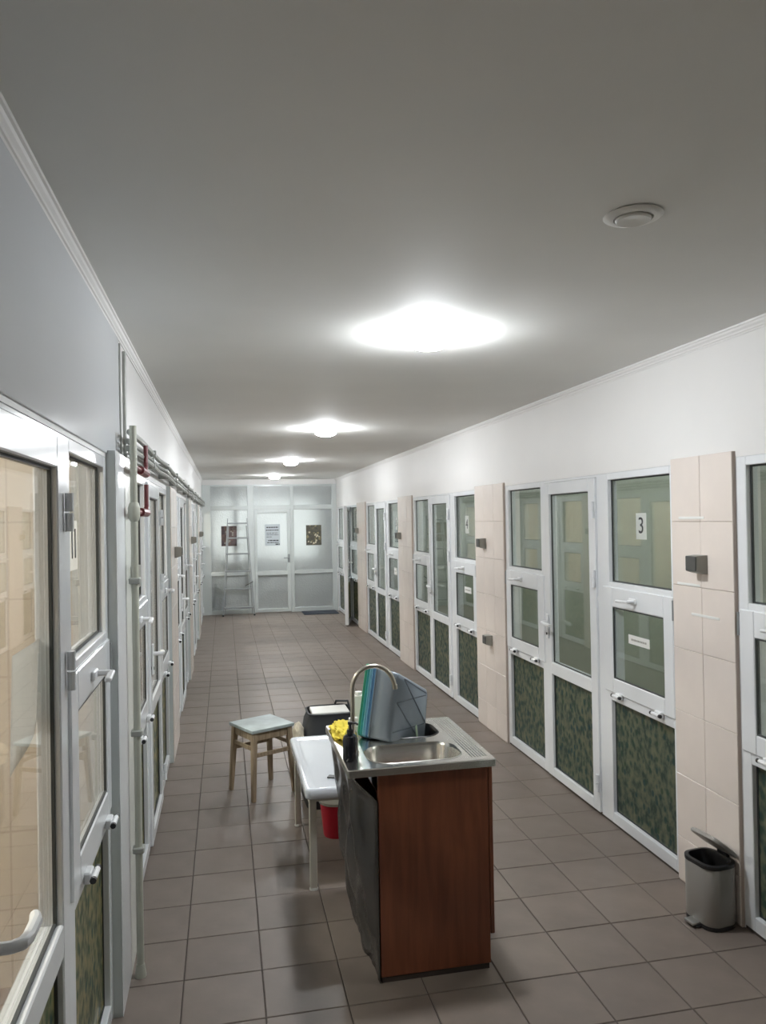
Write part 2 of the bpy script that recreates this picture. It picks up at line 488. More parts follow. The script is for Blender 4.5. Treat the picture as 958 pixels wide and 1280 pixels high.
ROWS = [2.056, 1.75, 1.444, 1.138, 0.832, 0.524, 0.218, 0.006]
_tile_cache = {}
def wall_tile(wd, ht, mt='wall_tile'):
    k = (round(wd, 3), round(ht, 3), mt)
    if k not in _tile_cache:
        b = MB(); b.box(-0.004, 0.004, 0, k[0], 0, k[1], 0.0015)
        _tile_cache[k] = b.mesh('tile', M[mt], smooth=False)
    return _tile_cache[k]
def pilaster(wall, side, y0, y1, d, cols, mt='wall_tile', tiled=True):
    s = -1 if side == 'R' else 1
    xw = XR if side == 'R' else XL
    xa, xb = sorted((xw, xw + s * (d - 0.004)))
    p = MB().box(xa, xb, y0, y1, 0.0, 2.056).obj('pilaster', M['wall_grout'] if side == 'R' else M['upvc2'], wall, smooth=False)
    if not tiled:
        q = MB()
        q.box(xw + s * (d - 0.004), xw + s * d, y0, y0 + 0.26, 0.0, 2.056, 0.001)
        q.obj('cover_strip', M['upvc'], p, smooth=False)
        q = MB()
        q.box(xw + s * (d - 0.004), xw + s * d, y0 + 0.263, y1, 0.0, 2.056, 0.001)
        q.obj('cover_strip', M[mt], p, smooth=False)
        return p
    wd = (y1 - y0) / cols
    gap = 0.0022
    for r_ in range(len(ROWS) - 1):
        zt, zb = ROWS[r_], ROWS[r_ + 1]
        for c in range(cols):
            link('tile', wall_tile(wd - gap, zt - zb - gap, mt), p,
                 (xw + s * (d - 0.003) + random.uniform(-0.0004, 0.0004), y0 + c * wd + gap / 2, zb + gap / 2))
    return p
pp = pilaster(wr, 'R', 2.957, 3.423, 0.018, 2)
for ya, yb, zz in ((3.16, 3.36, 1.768), (3.20, 3.38, 1.452), (3.06, 3.27, 1.315)):
    MB().box(XR - 0.021, XR - 0.0185, ya, yb, zz - 0.006, zz + 0.006, 0.001).obj('adhesive_strip', M['paper'], pp, smooth=False)
for a, b_ in ((5.757, 6.458), (8.792, 9.518), (11.852, 12.618)): pilaster(wr, 'R', a, b_, 0.018, 3)
pilaster(wl, 'L', 2.945, 3.607, 0.035, 3, 'pale_tile', False)
for a, b_ in ((5.942, 6.658), (8.992, 9.698), (12.032, 12.748)): pilaster(wl, 'L', a, b_, 0.03, 3)

def cornice(name, side, label):
    s = -1 if side == 'R' else 1
    xw = XR if side == 'R' else XL
    prof = [(0, -0.060), (0.006, -0.060), (0.008, -0.050), (0.014, -0.046), (0.016, -0.036), (0.026, -0.026),
            (0.030, -0.014), (0.038, -0.010), (0.040, 0.0), (0, 0)]
    b = MB()
    b.loft([[Vector((xw + s * u * 0.70, y, ZC + v * 0.72)) for u, v in prof] for y in (YB, YE - 0.01)], True, True)
    o = b.obj(name, M['wall'], ang=20)
    return tag(o, label, 'cornice', kind='structure')
cornice('trim_1', 'L', 'moulded white ceiling cornice above the pipes')
cornice('trim_2', 'R', 'moulded white ceiling cornice above the numbered doors')

bw = MB().box(-3.3, 5.2, YB - 0.12, YB, -0.004, ZC).obj('wall_back', M['wall'], smooth=False)
tag(bw, 'plain white wall closing the corridor behind the viewer', 'wall', kind='structure')
o = MB().box(-3.42, -3.3, YB, 18.2, -0.004, ZC).obj('wall_left_outer', M['beige_room'], smooth=False)
tag(o, 'beige tiled wall seen through the left doors', 'wall', kind='structure')
o = MB().box(5.2, 5.32, YB, 18.2, -0.004, ZC).obj('wall_right_outer', M['grey_room'], smooth=False)
tag(o, 'grey-green wall of the dim rooms behind the right doors', 'wall', kind='structure')
for ys, x0, x1, nm, mt, lb in (((-0.2, 3.28, 6.30, 9.34, 12.38), -3.3, XL - 0.12, 'wall_left_partition', M['beige_room'], 'beige tiled partition between the lit rooms'),
                               ((-0.2, 3.19, 6.10, 9.15, 12.23), XR + 0.12, 5.2, 'wall_right_partition', M['grey_room'], 'grey-green partition between the dim rooms')):
    for y in ys:
        o = MB().box(x0, x1, y - 0.05, y + 0.05, 0, ZC).obj(nm, mt, smooth=False)
        tag(o, lb, 'wall', group='room partitions', kind='structure')

# ------------------------------------------------------------------ glazed door unit (built once, copied)
def frame_ring(b, x0, x1, y0, y1, z0, z1, wl_, wr_, wb, wt, bev=0.004):
    b.box(x0, x1, y0, y0 + wl_, z0, z1, bev); b.box(x0, x1, y1 - wr_, y1, z0, z1, bev)
    b.box(x0, x1, y0 + wl_, y1 - wr_, z0, z0 + wb, bev); b.box(x0, x1, y0 + wl_, y1 - wr_, z1 - wt, z1, bev)
def gasket(b, x, y0, y1, z0, z1, t=0.007, d=0.008):
    b.box(x - d, x, y0 - .002, y0 + t, z0 - .002, z1 + .002); b.box(x - d, x, y1 - t, y1 + .002, z0 - .002, z1 + .002)
    b.box(x - d, x, y0 + t, y1 - t, z0 - .002, z0 + t); b.box(x - d, x, y0 + t, y1 - t, z1 - t, z1 + .002)
def pane(b, x, y0, y1, z0, z1):
    b.box(x, x + 0.006, y0 - 0.004, y1 + 0.004, z0 - 0.004, z1 + 0.004)

ZL0, ZL1 = 0.075, 0.720            # lower filmed pane
ZF0, ZF1 = 0.770, 1.375            # flap sash
ZG0, ZG1 = 0.855, 1.262            # flap pane
ZU0, ZU1 = 1.403, 1.990            # upper pane

def make_unit():
    u = empty('door_1')
    f = MB(); B = 0.003
    for a, b_ in ((0, 0.04), (0.673, 0.812), (1.553, 1.640), (2.267, UL)): f.box(0, 0.06, a, b_, 0.012, ZT, B)
    for a, b_ in ((0.04, 0.673), (1.64, 2.267)):
        f.box(0, 0.06, a, b_, 0.012, ZL0, B); f.box(0, 0.06, a, b_, ZL1, ZF0 + 0.02, B)
        f.box(0, 0.06, a, b_, ZF1 - 0.02, ZU0, B); f.box(0, 0.06, a, b_, ZU1, ZT, B)
        f.box(0.012, 0.06, a, a + 0.05, ZF0, ZF1); f.box(0.012, 0.06, b_ - 0.05, b_, ZF0, ZF1)
    f.box(0, 0.06, 0.812, 1.553, 2.014, ZT, B)
    fo = f.obj('frame', M['upvc'], u, ang=30)
    sl = MB(); sl.box(0.004, 0.056, 0, UL, -0.001, 0.012); sl.obj('sill_gap', M['grout'], u, smooth=False)
    gk = MB()
    for a, b_ in ((0.04, 0.673), (1.64, 2.267)):
        gasket(gk, 0.030, a, b_, ZL0, ZL1); gasket(gk, 0.030, a, b_, ZU0, ZU1)
    gk.obj('gasket', M['gasket'], fo, smooth=False)
    for a, b_ in ((0.04, 0.673), (1.64, 2.267)):
        q = MB(); pane(q, 0.030, a, b_, ZU0, ZU1); q.obj('pane', M['glass'], u, smooth=False)
        q = MB(); pane(q, 0.026, a, b_, ZL0, ZL1); fp = q.obj('film_pane', M['film'], u, smooth=False)
        fp['label'] = 'lower pane covered with leafy green film'
    # flaps
    for a, b_, g0, g1, hs, side in ((0.020, 0.735, 0.107, 0.632, 0.39, 0), (1.597, 2.318, 1.700, 2.225, 2.02, 1)):
        q = MB(); frame_ring(q, -0.009, 0.022, a, b_, ZF0, ZF1, g0 - a, b_ - g1, ZG0 - ZF0, ZF1 - ZG1)
        fo = q.obj('flap', M['upvc'], u, ang=30)
        q = MB(); pane(q, 0.004, g0, g1, ZG0, ZG1); q.obj('pane', M['glass'], fo, smooth=False)
        q = MB(); gasket(q, 0.004, g0, g1, ZG0, ZG1); q.obj('gasket', M['gasket'], fo, smooth=False)
        q = MB()                                     # horizontal lever handle
        q.box(-0.022, -0.008, hs - 0.035, hs + 0.035, 1.302, 1.332, 0.004)
        q.tube([(-0.018, hs - 0.02, 1.317), (-0.060, hs - 0.02, 1.317)], 0.010, 8)
        q.bar((-0.062, hs - 0.032, 1.317), (-0.066, hs + 0.085, 1.313), 0.020, 0.014, 0.004)
        q.obj('handle', M['handle'], fo)
        for bs in (a + 0.13, b_ - 0.18):
            q = MB(); q.box(-0.028, -0.006, bs - 0.028, bs + 0.028, ZF0 - 0.022, ZF0 + 0.012, 0.004)
            q.tube([(-0.036, bs - 0.036, ZF0 - 0.004), (-0.036, bs + 0.036, ZF0 - 0.004)], 0.009, 8)
            q.obj('bolt', M['handle'], fo)
            q = MB(); q.tube([(-0.036, bs - 0.046, ZF0 - 0.004), (-0.036, bs - 0.034, ZF0 - 0.004)], 0.0098, 8)
            q.tube([(-0.036, bs + 0.034, ZF0 - 0.004), (-0.036, bs + 0.046, ZF0 - 0.004)], 0.0098, 8)
            q.obj('bolt_knob', M['black'], fo)
        hy = a - 0.004 if side == 0 else b_ + 0.004
        q = MB(); q.tube([(-0.010, hy, 1.26), (-0.010, hy, 1.36)], 0.006, 6); q.obj('side_hinge', M['alu'], fo)
    # door leaf; its origin is the hinge line at the near edge
    H0 = 0.814
    w_ = 1.551 - H0
    q = MB(); X0_, X1_ = -0.014, 0.045
    gl0, gl1 = 0.080, w_ - 0.082
    q.box(X0_, X1_, 0, gl0, 0.02, 2.012, 0.004); q.box(X0_, X1_, gl1, w_, 0.02, 2.012, 0.004)
    for z0, z1 in ((0.02, 0.083), (0.715, 0.796), (1.932, 2.012)): q.box(X0_, X1_, gl0, gl1, z0, z1, 0.004)
    leaf = q.obj('door_leaf', M['upvc'], u, (0, H0, 0), ang=30)
    q = MB(); pane(q, 0.010, gl0, gl1, 0.796, 1.932); q.obj('pane', M['glass'], leaf, smooth=False)
    q = MB(); pane(q, 0.010, gl0, gl1, 0.083, 0.715); q.obj('film_pane', M['film'], leaf, smooth=False)
    q = MB(); gasket(q, 0.010, gl0, gl1, 0.796, 1.932); gasket(q, 0.010, gl0, gl1, 0.083, 0.715)
    q.obj('gasket', M['gasket'], leaf, smooth=False)
    for z in (1.82, 1.41, 0.195):
        for dz in (-0.026, 0.026):
            q = MB(); q.tube([(-0.026, 0.004, z + dz - 0.024), (-0.026, 0.004, z + dz + 0.024)], 0.011, 10)
            q.obj('hinge', M['upvc'], leaf)
    q = MB()
    hx = w_ - 0.042
    q.box(-0.027, -0.017, hx - 0.016, hx + 0.016, 0.95, 1.12, 0.004)
    q.tube([(-0.022, hx, 1.065), (-0.050, hx, 1.065), (-0.066, hx - 0.012, 1.064), (-0.070, hx - 0.035, 1.062),
            (-0.068, hx - 0.10, 1.058), (-0.060, hx - 0.128, 1.056)], [0.011, 0.011, 0.012, 0.012, 0.012, 0.010], 10)
    q.obj('handle', M['handle'], leaf)
    q = MB(); q.tube([(-0.030, hx, 0.985), (-0.014, hx, 0.985)], 0.009, 10); q.obj('lock', M['black'], leaf)
    return u
unit0 = make_unit()
ULAB_R = ['white glazed door unit beside the pedal bin, cut by the photo edge', 'white glazed door unit marked with the number 3',
          'white glazed door unit between the sink and the open door, grey box at its side', 'white glazed door unit next to the one with the open door',
          'white glazed door unit with its leaf swung open, next to the end partition']
ULAB_L = ['white glazed door unit with a paper sheet behind its pane', 'white glazed door unit right after the red pipe fittings',
          'white glazed door unit beyond the stool', 'white glazed door unit towards the ladder',
          'white glazed door unit next to the ladder']
units = {}
nn = 1
for side, lst, labs in (('R', RU, ULAB_R), ('L', LU, ULAB_L)):
    for k, y in enumerate(lst):
        u = unit0 if nn == 1 else copy_tree(unit0)
        u.name = 'door_%d' % nn; nn += 1
        if side == 'R': u.location = (XR, y, 0); u.rotation_euler = (0, 0, 0)
        else: u.location = (XL, y + UL, 0); u.rotation_euler = (0, 0, PI)
        tag(u, labs[k], 'door', kind='structure')
        units[side, k] = u
for ch in units['R', 4].children:
    if ch.name.startswith('door_leaf'): ch.rotation_euler = (0, 0, math.radians(166))

# ------------------------------------------------------------------ end partition with frosted panes
YP = 15.1
we = MB()
we.box(-3.3, XL + 0.0, YP, YP + 0.12, 0, ZC); we.box(XR, 5.2, YP, YP + 0.12, 0, ZC); we.box(XL, XR, YP, YP + 0.12, 2.49, ZC)
we = tag(we.obj('wall_end', M['wall'], smooth=False), 'white wall strip around the glazed partition closing the corridor', 'wall', kind='structure')
pt = empty('window_1', (0, YP, 0))
tag(pt, 'white framed partition of frosted panes across the corridor end', 'partition', kind='structure')
f = MB(); y0, y1 = -0.02, 0.05
for a, b_ in ((XL, -0.255), (0.440, 0.565), (1.262, 1.330), (2.080, XR)): f.box(a, b_, y0, y1, 0, 2.49, 0.004)
for a, b_ in ((-0.255, 0.44), (0.565, 1.262), (1.33, 2.08)):
    f.box(a, b_, y0, y1, 2.45, 2.49, 0.004); f.box(a, b_, y0, y1, 2.0, 2.085, 0.004)
for a, b_ in ((-0.255, 0.44), (1.33, 2.08)):
    f.box(a, b_, y0, y1, 0.74, 0.812, 0.004); f.box(a, b_, y0, y1, 0, 0.08, 0.004)
f.obj('frame', M['upvc2'], pt, ang=30)
q = MB(); y0, y1 = -0.03, 0.03
for a, b_ in ((0.567, 0.622), (1.195, 1.260)): q.box(a, b_, y0, y1, 0.015, 1.998, 0.004)
for z0, z1 in ((0.015, 0.078), (0.728, 0.81), (1.938, 1.998)): q.box(0.622, 1.195, y0, y1, z0, z1, 0.004)
lf = q.obj('door_leaf', M['upvc2'], pt, ang=30)
q = MB(); q.box(1.205, 1.24, -0.04, -0.028, 0.97, 1.13, 0.004)
q.tube([(1.222, -0.035, 1.06), (1.222, -0.08, 1.06), (1.12, -0.08, 1.06)], 0.010, 8); q.obj('handle', M['alu'], lf)
for par, (a, b_, z0, z1) in [(pt, r_) for r_ in ((-0.255, 0.44, 2.085, 2.45), (0.565, 1.262, 2.085, 2.45), (1.33, 2.08, 2.085, 2.45),
                             (-0.255, 0.44, 0.812, 2.0), (1.33, 2.08, 0.812, 2.0), (-0.255, 0.44, 0.08, 0.74), (1.33, 2.08, 0.08, 0.74))] + \
                            [(lf, (0.622, 1.195, 0.81, 1.938)), (lf, (0.622, 1.195, 0.078, 0.728))]:
    q = MB(); q.box(a - .004, b_ + .004, 0.008, 0.014, z0 - .004, z1 + .004); q.obj('pane', M['frost'], par, smooth=False)

wz = tag(MB().box(-3.3, 5.2, 18.08, 18.2, 0, ZC).obj('wall_far', M['end_room'], smooth=False), 'pale wall behind the frosted partition', 'wall', kind='structure')
win = empty('window_2', (0, 18.07, 0)); tag(win, 'daylit window behind the frosted partition', 'window', kind='structure')
f = MB(); frame_ring(f, 0, 1, 0, 1, 0, 1, .1, .1, .1, .1)
f.b.free()
f = MB()
for a, b_ in ((-0.3, -0.22), (0.85, 0.93), (2.1, 2.18)): f.box(a, b_, -0.05, 0.0, 0.85, 2.35, 0.004)
for z0, z1 in ((0.85, 0.92), (2.28, 2.35)): f.box(-0.3, 2.18, -0.045, 0.0, z0, z1, 0.004)
f.obj('frame', M['upvc'], win)
q = MB(); q.box(-0.22, 0.85, -0.02, -0.01, 0.92, 2.28); q.obj('pane', M['daylight'], win, smooth=False)
q = MB(); q.box(0.93, 2.1, -0.02, -0.01, 0.92, 2.28); q.obj('pane', M['daylight'], win, smooth=False)
post = tag(MB().box(0.17, 0.27, 15.9, 16.0, 0, ZC, 0.01).obj('trim_3', M['box_grey'], smooth=False), 'grey post standing behind the frosted pane', 'post', kind='structure')
q = MB(); q.loft([rrect(-0.36 + i_, 0.05 - i_, 15.25 + i_, 15.6 - i_, 0.04, z) for i_, z in ((0.03, 0.0), (0.015, 0.16), (0.0, 0.33), (0.012, 0.33), (0.03, 0.05))], True, True)
nb = empty('storage_tub', (0, 0, 0)); q.obj('body', M['navy'], nb)
q = MB(); q.loft([rrect(-0.375, 0.065, 15.235, 15.615, 0.045, z) for z in (0.325, 0.345)], True, True); q.obj('rim', M['navy'], nb)
tag(nb, 'navy blue tub behind the lower frosted pane beside the ladder', 'tub')

# ------------------------------------------------------------------ ceiling lamps, plus fill lamps added in the side rooms
def lamp(name, x, y, r, glow, label, group=None):
    t = empty(name, (x, y, ZC))
    MB().lathe([(0, 0), (r * 0.80, 0), (r * 0.84, -0.004), (r * 0.72, -0.016), (0, -0.016)], seg=28).obj('base', M['white_plastic'], t)
    MB().lathe([(r * 0.70, -0.014)] + [(r * math.sin(a_), -0.014 - r * 0.26 + r * 0.36 * math.cos(a_)) for a_ in [math.radians(d_) for d_ in range(45, 180, 12)]] + [(0, -0.014 - r * 0.62)], seg=28).obj('globe', M[glow], t)
    return tag(t, label, 'lamp', group)
for k, (y, lb) in enumerate(((3.23, 'glowing round ceiling lamp above the sink'), (6.72, 'glowing round ceiling lamp next along from the one above the sink'),
                             (10.33, 'glowing round ceiling lamp second from the end partition'), (13.75, 'glowing round ceiling lamp close to the end partition'))):
    lamp('ceiling_lamp', 0.885, y, 0.092, 'lamp', lb, 'corridor ceiling lamps')
for y, lb in ((1.7, 'the door with the paper sheet'), (4.8, 'the door after the red pipe fittings'), (7.85, 'the left door beyond the stool'),
              (10.9, 'the left door towards the ladder'), (13.9, 'the left door next to the ladder')):
    lamp('room_lamp', -1.9, y, 0.12, 'room_lamp', 'warm round lamp in the room behind ' + lb, 'left room lamps')  # unseen lamps added in place of the daylight in the left rooms
for y, lb in ((1.5, 'the door beside the pedal bin'), (4.6, 'the door numbered 3'), (7.6, 'the door across from the stool'),
              (10.7, 'the door before the open one'), (13.7, 'the open door')):
    lamp('dim_room_lamp', 3.7, y, 0.12, 'room_lamp_dim', 'dim round lamp in the room behind ' + lb, 'right room lamps')  # unseen lamps added to brighten what shows through the right panes

# round ceiling vent
t = empty('ceiling_vent', (1.083, 1.87, ZC))
MB().lathe([(0.0, 0), (0.074, 0), (0.078, -0.004), (0.074, -0.007), (0.058, -0.011), (0.052, -0.011), (0.050, -0.003), (0.0, -0.003)], seg=36).obj('ring', M['white_plastic'], t)
MB().lathe([(0, -0.003), (0.030, -0.004), (0.045, -0.009), (0.047, -0.014), (0.043, -0.018), (0.022, -0.016), (0, -0.014)], seg=36).obj('disc', M['white_plastic'], t)
tag(t, 'round white air vent on the ceiling', 'vent')

# ------------------------------------------------------------------ signs, labels and boxes on the walls
def sign(name, x, y, z, wd, ht, body, size, facing, label, group=None):
    t = empty(name, (x, y, z))
    t.rotation_euler = (0, 0, 0 if facing == 'L' else PI)      # L: faces -x
    MB().box(-0.001, 0.0, -wd / 2, wd / 2, -ht / 2, ht / 2).obj('paper', M['thin_paper'], t, smooth=False)
    for k, ch in enumerate(body):
        o = link('numeral', text_mesh(ch, size, 'numeral'), t, (-0.0018, (len(body) - 1) * 0.024 - k * 0.048, 0))
        o.rotation_euler = (PI / 2, 0, -PI / 2)
    return tag(t, label, 'sign', group)
GX = XR + 0.030
sign('number_sign', GX - 0.001, 3.786, 1.724, 0.105, 0.142, '3', 0.125, 'L', 'white paper sign with the number 3 on a door pane', )
sign('number_sign', GX - 0.001, 6.83, 1.72, 0.105, 0.165, '4', 0.125, 'L', 'white paper number sign on the pane beside the sink-side door')
sign('number_sign', GX - 0.001, 9.82, 1.72, 0.085, 0.165, '5', 0.11, 'L', 'white paper number sign on the pane nearest the open door')
sign('number_sign', XL - 0.029, 2.47, 1.725, 0.12, 0.15, '11', 0.13, 'R', 'white paper sign with the number 11 on the left glass')
def strip_label(y, z, wd, ht, label):
    t = empty('pane_label', (XR + 0.0035, y, z))
    MB().box(-0.001, 0.0, -wd / 2, wd / 2, -ht / 2, ht / 2).obj('paper', M['paper'], t, smooth=False)
    b = MB(); yy = -wd * 0.36
    while yy < wd * 0.34:
        l_ = random.uniform(0.008, 0.02); b.box(-0.0016, -0.001, yy, yy + l_, -0.005, 0.005); yy += l_ + 0.004
    tag(b.obj('printed_line', M['box_grey'], t, smooth=False), kind='stuff')
    tag(t, label, 'label')
strip_label(3.79, 1.103, 0.215, 0.050, 'white printed label strip on the flap below the number 3')
strip_label(6.76, 1.12, 0.20, 0.055, 'white printed label strip on the flap pane above the wall box')
strip_label(9.80, 1.10, 0.16, 0.09, 'small white label on the flap pane of the farther door')

def wall_box(side, y, z, label, d=0.018, wd=0.088, ht=0.086):
    xw = XR - d - 0.001 if side == 'R' else XL + d + 0.001
    t = empty('wall_box', (xw, y, z))
    if side == 'L': t.rotation_euler = (0, 0, PI)
    b = MB()
    b.loft([[Vector((x, -wd / 2 + e, -ht / 2 + e2)), Vector((x, wd / 2 - e, -ht / 2 + e2)), Vector((x, wd / 2 - e, ht / 2 - e)), Vector((x, -wd / 2 + e, ht / 2 - e))]
            for x, e, e2 in ((0, 0, 0), (-0.012, 0, 0), (-0.055, 0.003, 0.012))], True, True)
    b.obj('body', M['box_grey'], t, smooth=False)
    b = MB(); b.box(-0.060, -0.0545, -wd / 2 + 0.004, wd / 2 - 0.004, -ht / 2 + 0.014, ht / 2 - 0.004, 0.003); b.obj('cover', M['box_dark'], t)
    tag(t, label, 'wall box')
wall_box('R', 3.183, 1.553, 'grey box with dark front mounted on the pier above the bin')
wall_box('R', 6.22, 1.565, 'dark grey box mounted high on the pier beside door 3 unit')
wall_box('R', 6.10, 0.765, 'dark grey box mounted low on the pier beside door 3 unit')
wall_box('R', 9.40, 1.57, 'small dark box on the pier between the farther doors')
wall_box('R', 12.5, 1.60, 'small dark box on the pier beside the open door')
wall_box('L', 6.35, 1.55, 'grey box on the left pier beyond the stool', 0.03)
wall_box('L', 9.45, 1.57, 'grey box on the left pier halfway along the corridor', 0.03)
wall_box('L', 12.55, 1.59, 'grey box on the left pier close to the ladder', 0.03)

# posters on the end partition
def poster(name, x0, x1, z0, z1, mt, label, cat='poster', lines=False):
    t = empty(name, (0, YP - (0.0005 if name != 'notice' else 0.0005), 0))
    MB().box(x0, x1, 0.005, 0.007, z0, z1).obj('sheet', mt, t, smooth=False)
    if lines:
        b = MB()
        for zz, a, e, h_ in ((1.655, 0.80, 1.03, 0.022), (1.60, 0.79, 1.04, 0.018), (1.545, 0.80, 1.02, 0.010), (1.51, 0.80, 1.03, 0.010),
                             (1.47, 0.80, 0.90, 0.010), (1.40, 0.83, 1.03, 0.020), (1.36, 0.81, 1.03, 0.014), (1.325, 0.97, 1.05, 0.022)):
            x = a
            while x < e:
                l_ = min(random.uniform(0.02, 0.06), e - x); b.box(x, x + l_, 0.0042, 0.005, zz - h_ / 2, zz + h_ / 2); x += l_ + 0.008
        tag(b.obj('printed_lines', M['ink'], t, smooth=False), kind='stuff')
    else:
        for _ in range(11):
            xx, zz, rr = random.uniform(x0 + .04, x1 - .04), random.uniform(z0 + .04, z1 - .1), random.uniform(0.012, 0.022)
            b = MB(); b.b.faces.new([b.b.verts.new((xx + rr * math.cos(PI * q_ / 4), 0.0045, zz + rr * math.sin(PI * q_ / 4))) for q_ in range(8)])
            b.obj('printed_spot', M['cream_cloth'] if 'flower' in label else M['box_grey'], t, smooth=False)
    tag(t, label, cat)
poster('poster', -0.06, 0.23, 1.31, 1.695, M['poster_a'], 'dark brown poster on frosted pane behind the ladder')
poster('notice', 0.77, 1.06, 1.30, 1.715, M['paper_blue'], 'pale notice with dark printed lines on the end door', 'notice', True)
poster('poster', 1.57, 1.87, 1.29, 1.685, M['poster_b'], 'dark poster with pale flower shapes on the end partition')

# paper sheet hung behind the near left pane
b = MB(); N1, N2 = 16, 8
rows = []
for i in range(N1 + 1):
    r_ = []
    for j in range(N2 + 1):
        u_, v_ = i / N1, j / N2
        y = 1.80 + 0.335 * u_
        z = 1.505 - v_ * (0.235 + 0.03 * math.sin(u_ * 5 + 1))
        x = XL - 0.032 - 0.004 - 0.012 * v_ * (1 + math.sin(u_ * 9)) * 0.6
        r_.append(b.b.verts.new((x, y, z)))
    rows.append(r_)
for i in range(N1):
    for j in range(N2): b.b.faces.new((rows[i][j], rows[i + 1][j], rows[i + 1][j + 1], rows[i][j + 1]))
o = b.obj('paper_sheet', M['thin_paper'], ang=180)
sm = o.modifiers.new('s', 'SOLIDIFY'); sm.thickness = 0.0012
tag(o, 'wrinkled white paper sheet hung behind the left door pane', 'paper')

# ------------------------------------------------------------------ pipes on the left wall
t = empty('water_pipe', (-0.350, 3.19, 0)); X = 0
q = MB(); q.tube([(0, 0, 0.05), (0, 0, 2.175)], 0.014, 12); q.obj('riser', M['pipe'], t)
q = MB(); q.lathe([(0, 0.0), (0.022, 0.0), (0.022, 0.012), (0.016, 0.05), (0, 0.05)], seg=12); q.obj('floor_flange', M['pipe'], t)
q = MB(); q.lathe([(0.014, 1.795), (0.020, 1.803), (0.023, 1.82), (0.023, 1.85), (0.018, 1.868), (0.014, 1.872)], seg=12); q.obj('coupling', M['pipe'], t)
for z in (2.015, 1.835):
    q = MB()
    q.tube([(0, 0.005, z), (0, 0.10, z), (0, 0.46, z)], 0.009, 10)
    q.tube([(0, 0.24, z), (0, 0.50, z)], 0.019, 10)
    q.tube([(0, 0.46, z), (0, 0.50, z + 0.03), (0, 0.505, z + 0.13)], 0.010, 10)
    q.obj('red_branch', M['redpaint'], t)
for z in (1.56, 0.96, 0.50):
    q = MB(); q.box(-0.023, 0.022, -0.022, 0.022, z - 0.012, z + 0.012, 0.004); q.obj('clamp', M['pipe_grey'], t)
tag(t, 'pale green vertical pipe with red branches on the left pier', 'pipe')
q = MB(); q.loft([rrect(-0.0, 0.03, -0.05, 0.05, 0.012, z) for z in (0, 0.09)], True, True)
o = q.obj('pipe_cover', M['box_grey'], loc=(-0.383, 3.40, 1.52)); tag(o, 'flat grey plate fixed on the pier behind the vertical pipe', 'plate')

for z, x, r, lb in ((2.158, -0.368, 0.013, 'upper thin grey pipe running along the left wall'), (2.122, -0.374, 0.010, 'middle thin grey pipe running along the left wall'),
                    (2.092, -0.372, 0.013, 'lower thin grey pipe running along the left wall')):
    t = empty('wall_pipe', (x, 3.22, z))
    L_ = YE - 3.22 - 0.04
    pts = [(0.004 * math.sin(k * 1.7 + z * 9), L_ * k / 24, 0.004 * math.sin(k * 2.3 + z * 5)) for k in range(25)]
    q = MB(); q.tube(pts, r, 8); q.obj('tube', M['pipe_grey'], t)
    for k in range(1, 12):
        q = MB(); q.box(XL - x, r + 0.003, -0.012, 0.012, -r - 0.004, r + 0.004, 0.002); q.obj('bracket', M['pipe_grey'], t, (0, k * 1.0 - 0.15 + z * 0.1, 0))
    tag(t, lb, 'pipe', 'pipes along the left wall')
q = MB(); q.box(-0.385, -0.372, 3.46, 3.485, 0.01, 2.05, 0.003); q.box(XL, XL + 0.014, 3.46, 3.485, 2.05, 2.53, 0.003)
o = q.obj('cable_trunking', M['pipe_grey']); tag(o, 'slim grey cable trunking from cornice to floor', 'cable trunking')
q = MB(); q.tube([(XL + 0.008, 3.315, 2.53), (XL + 0.008, 3.31, 2.3), (XL + 0.008, 3.325, 2.07)], 0.004, 6)
o = q.obj('cable', M['pipe_grey']); tag(o, 'thin cable hanging down the wall beside the trunking', 'cable')

# ------------------------------------------------------------------ sink cabinet
sk = empty('sink_cabinet', (0.735, 3.215, 0))
ox, oy = 0.735, 3.215
def P(b): # shift from world to the cabinet's frame
    for v in b.b.verts: v.co -= Vector((ox, oy, 0))
    return b
P(MB().box(0.565, 1.010, 2.922, 2.940, 0.022, 0.806, 0.002)).obj('side_panel', M['mahogany'], sk)
P(MB().box(0.565, 1.010, 3.485, 3.503, 0.022, 0.806, 0.002)).obj('side_panel', M['mahogany'], sk)
P(MB().box(0.575, 1.000, 2.941, 3.484, 0.10, 0.116)).obj('bottom_shelf', M['mahogany'], sk)
P(MB().box(0.570, 1.004, 2.926, 2.938, 0.0, 0.022).box(0.570, 1.004, 3.487, 3.499, 0.0, 0.022).box(0.965, 0.98, 2.941, 3.484, 0.0, 0.10)).obj('plinth', M['plinth'], sk)
for a, b_ in ((2.924, 3.210), (3.214, 3.501)):
    d_ = P(MB().box(1.012, 1.029, a, b_, 0.135, 0.795, 0.002)).obj('door', M['mahogany'], sk)
    hy = b_ - 0.04 if a < 3 else a + 0.04
    P(MB().tube([(1.029, hy, 0.62), (1.05, hy, 0.62), (1.05, hy, 0.72), (1.029, hy, 0.72)], 0.005, 8)).obj('handle', M['alu'], d_)
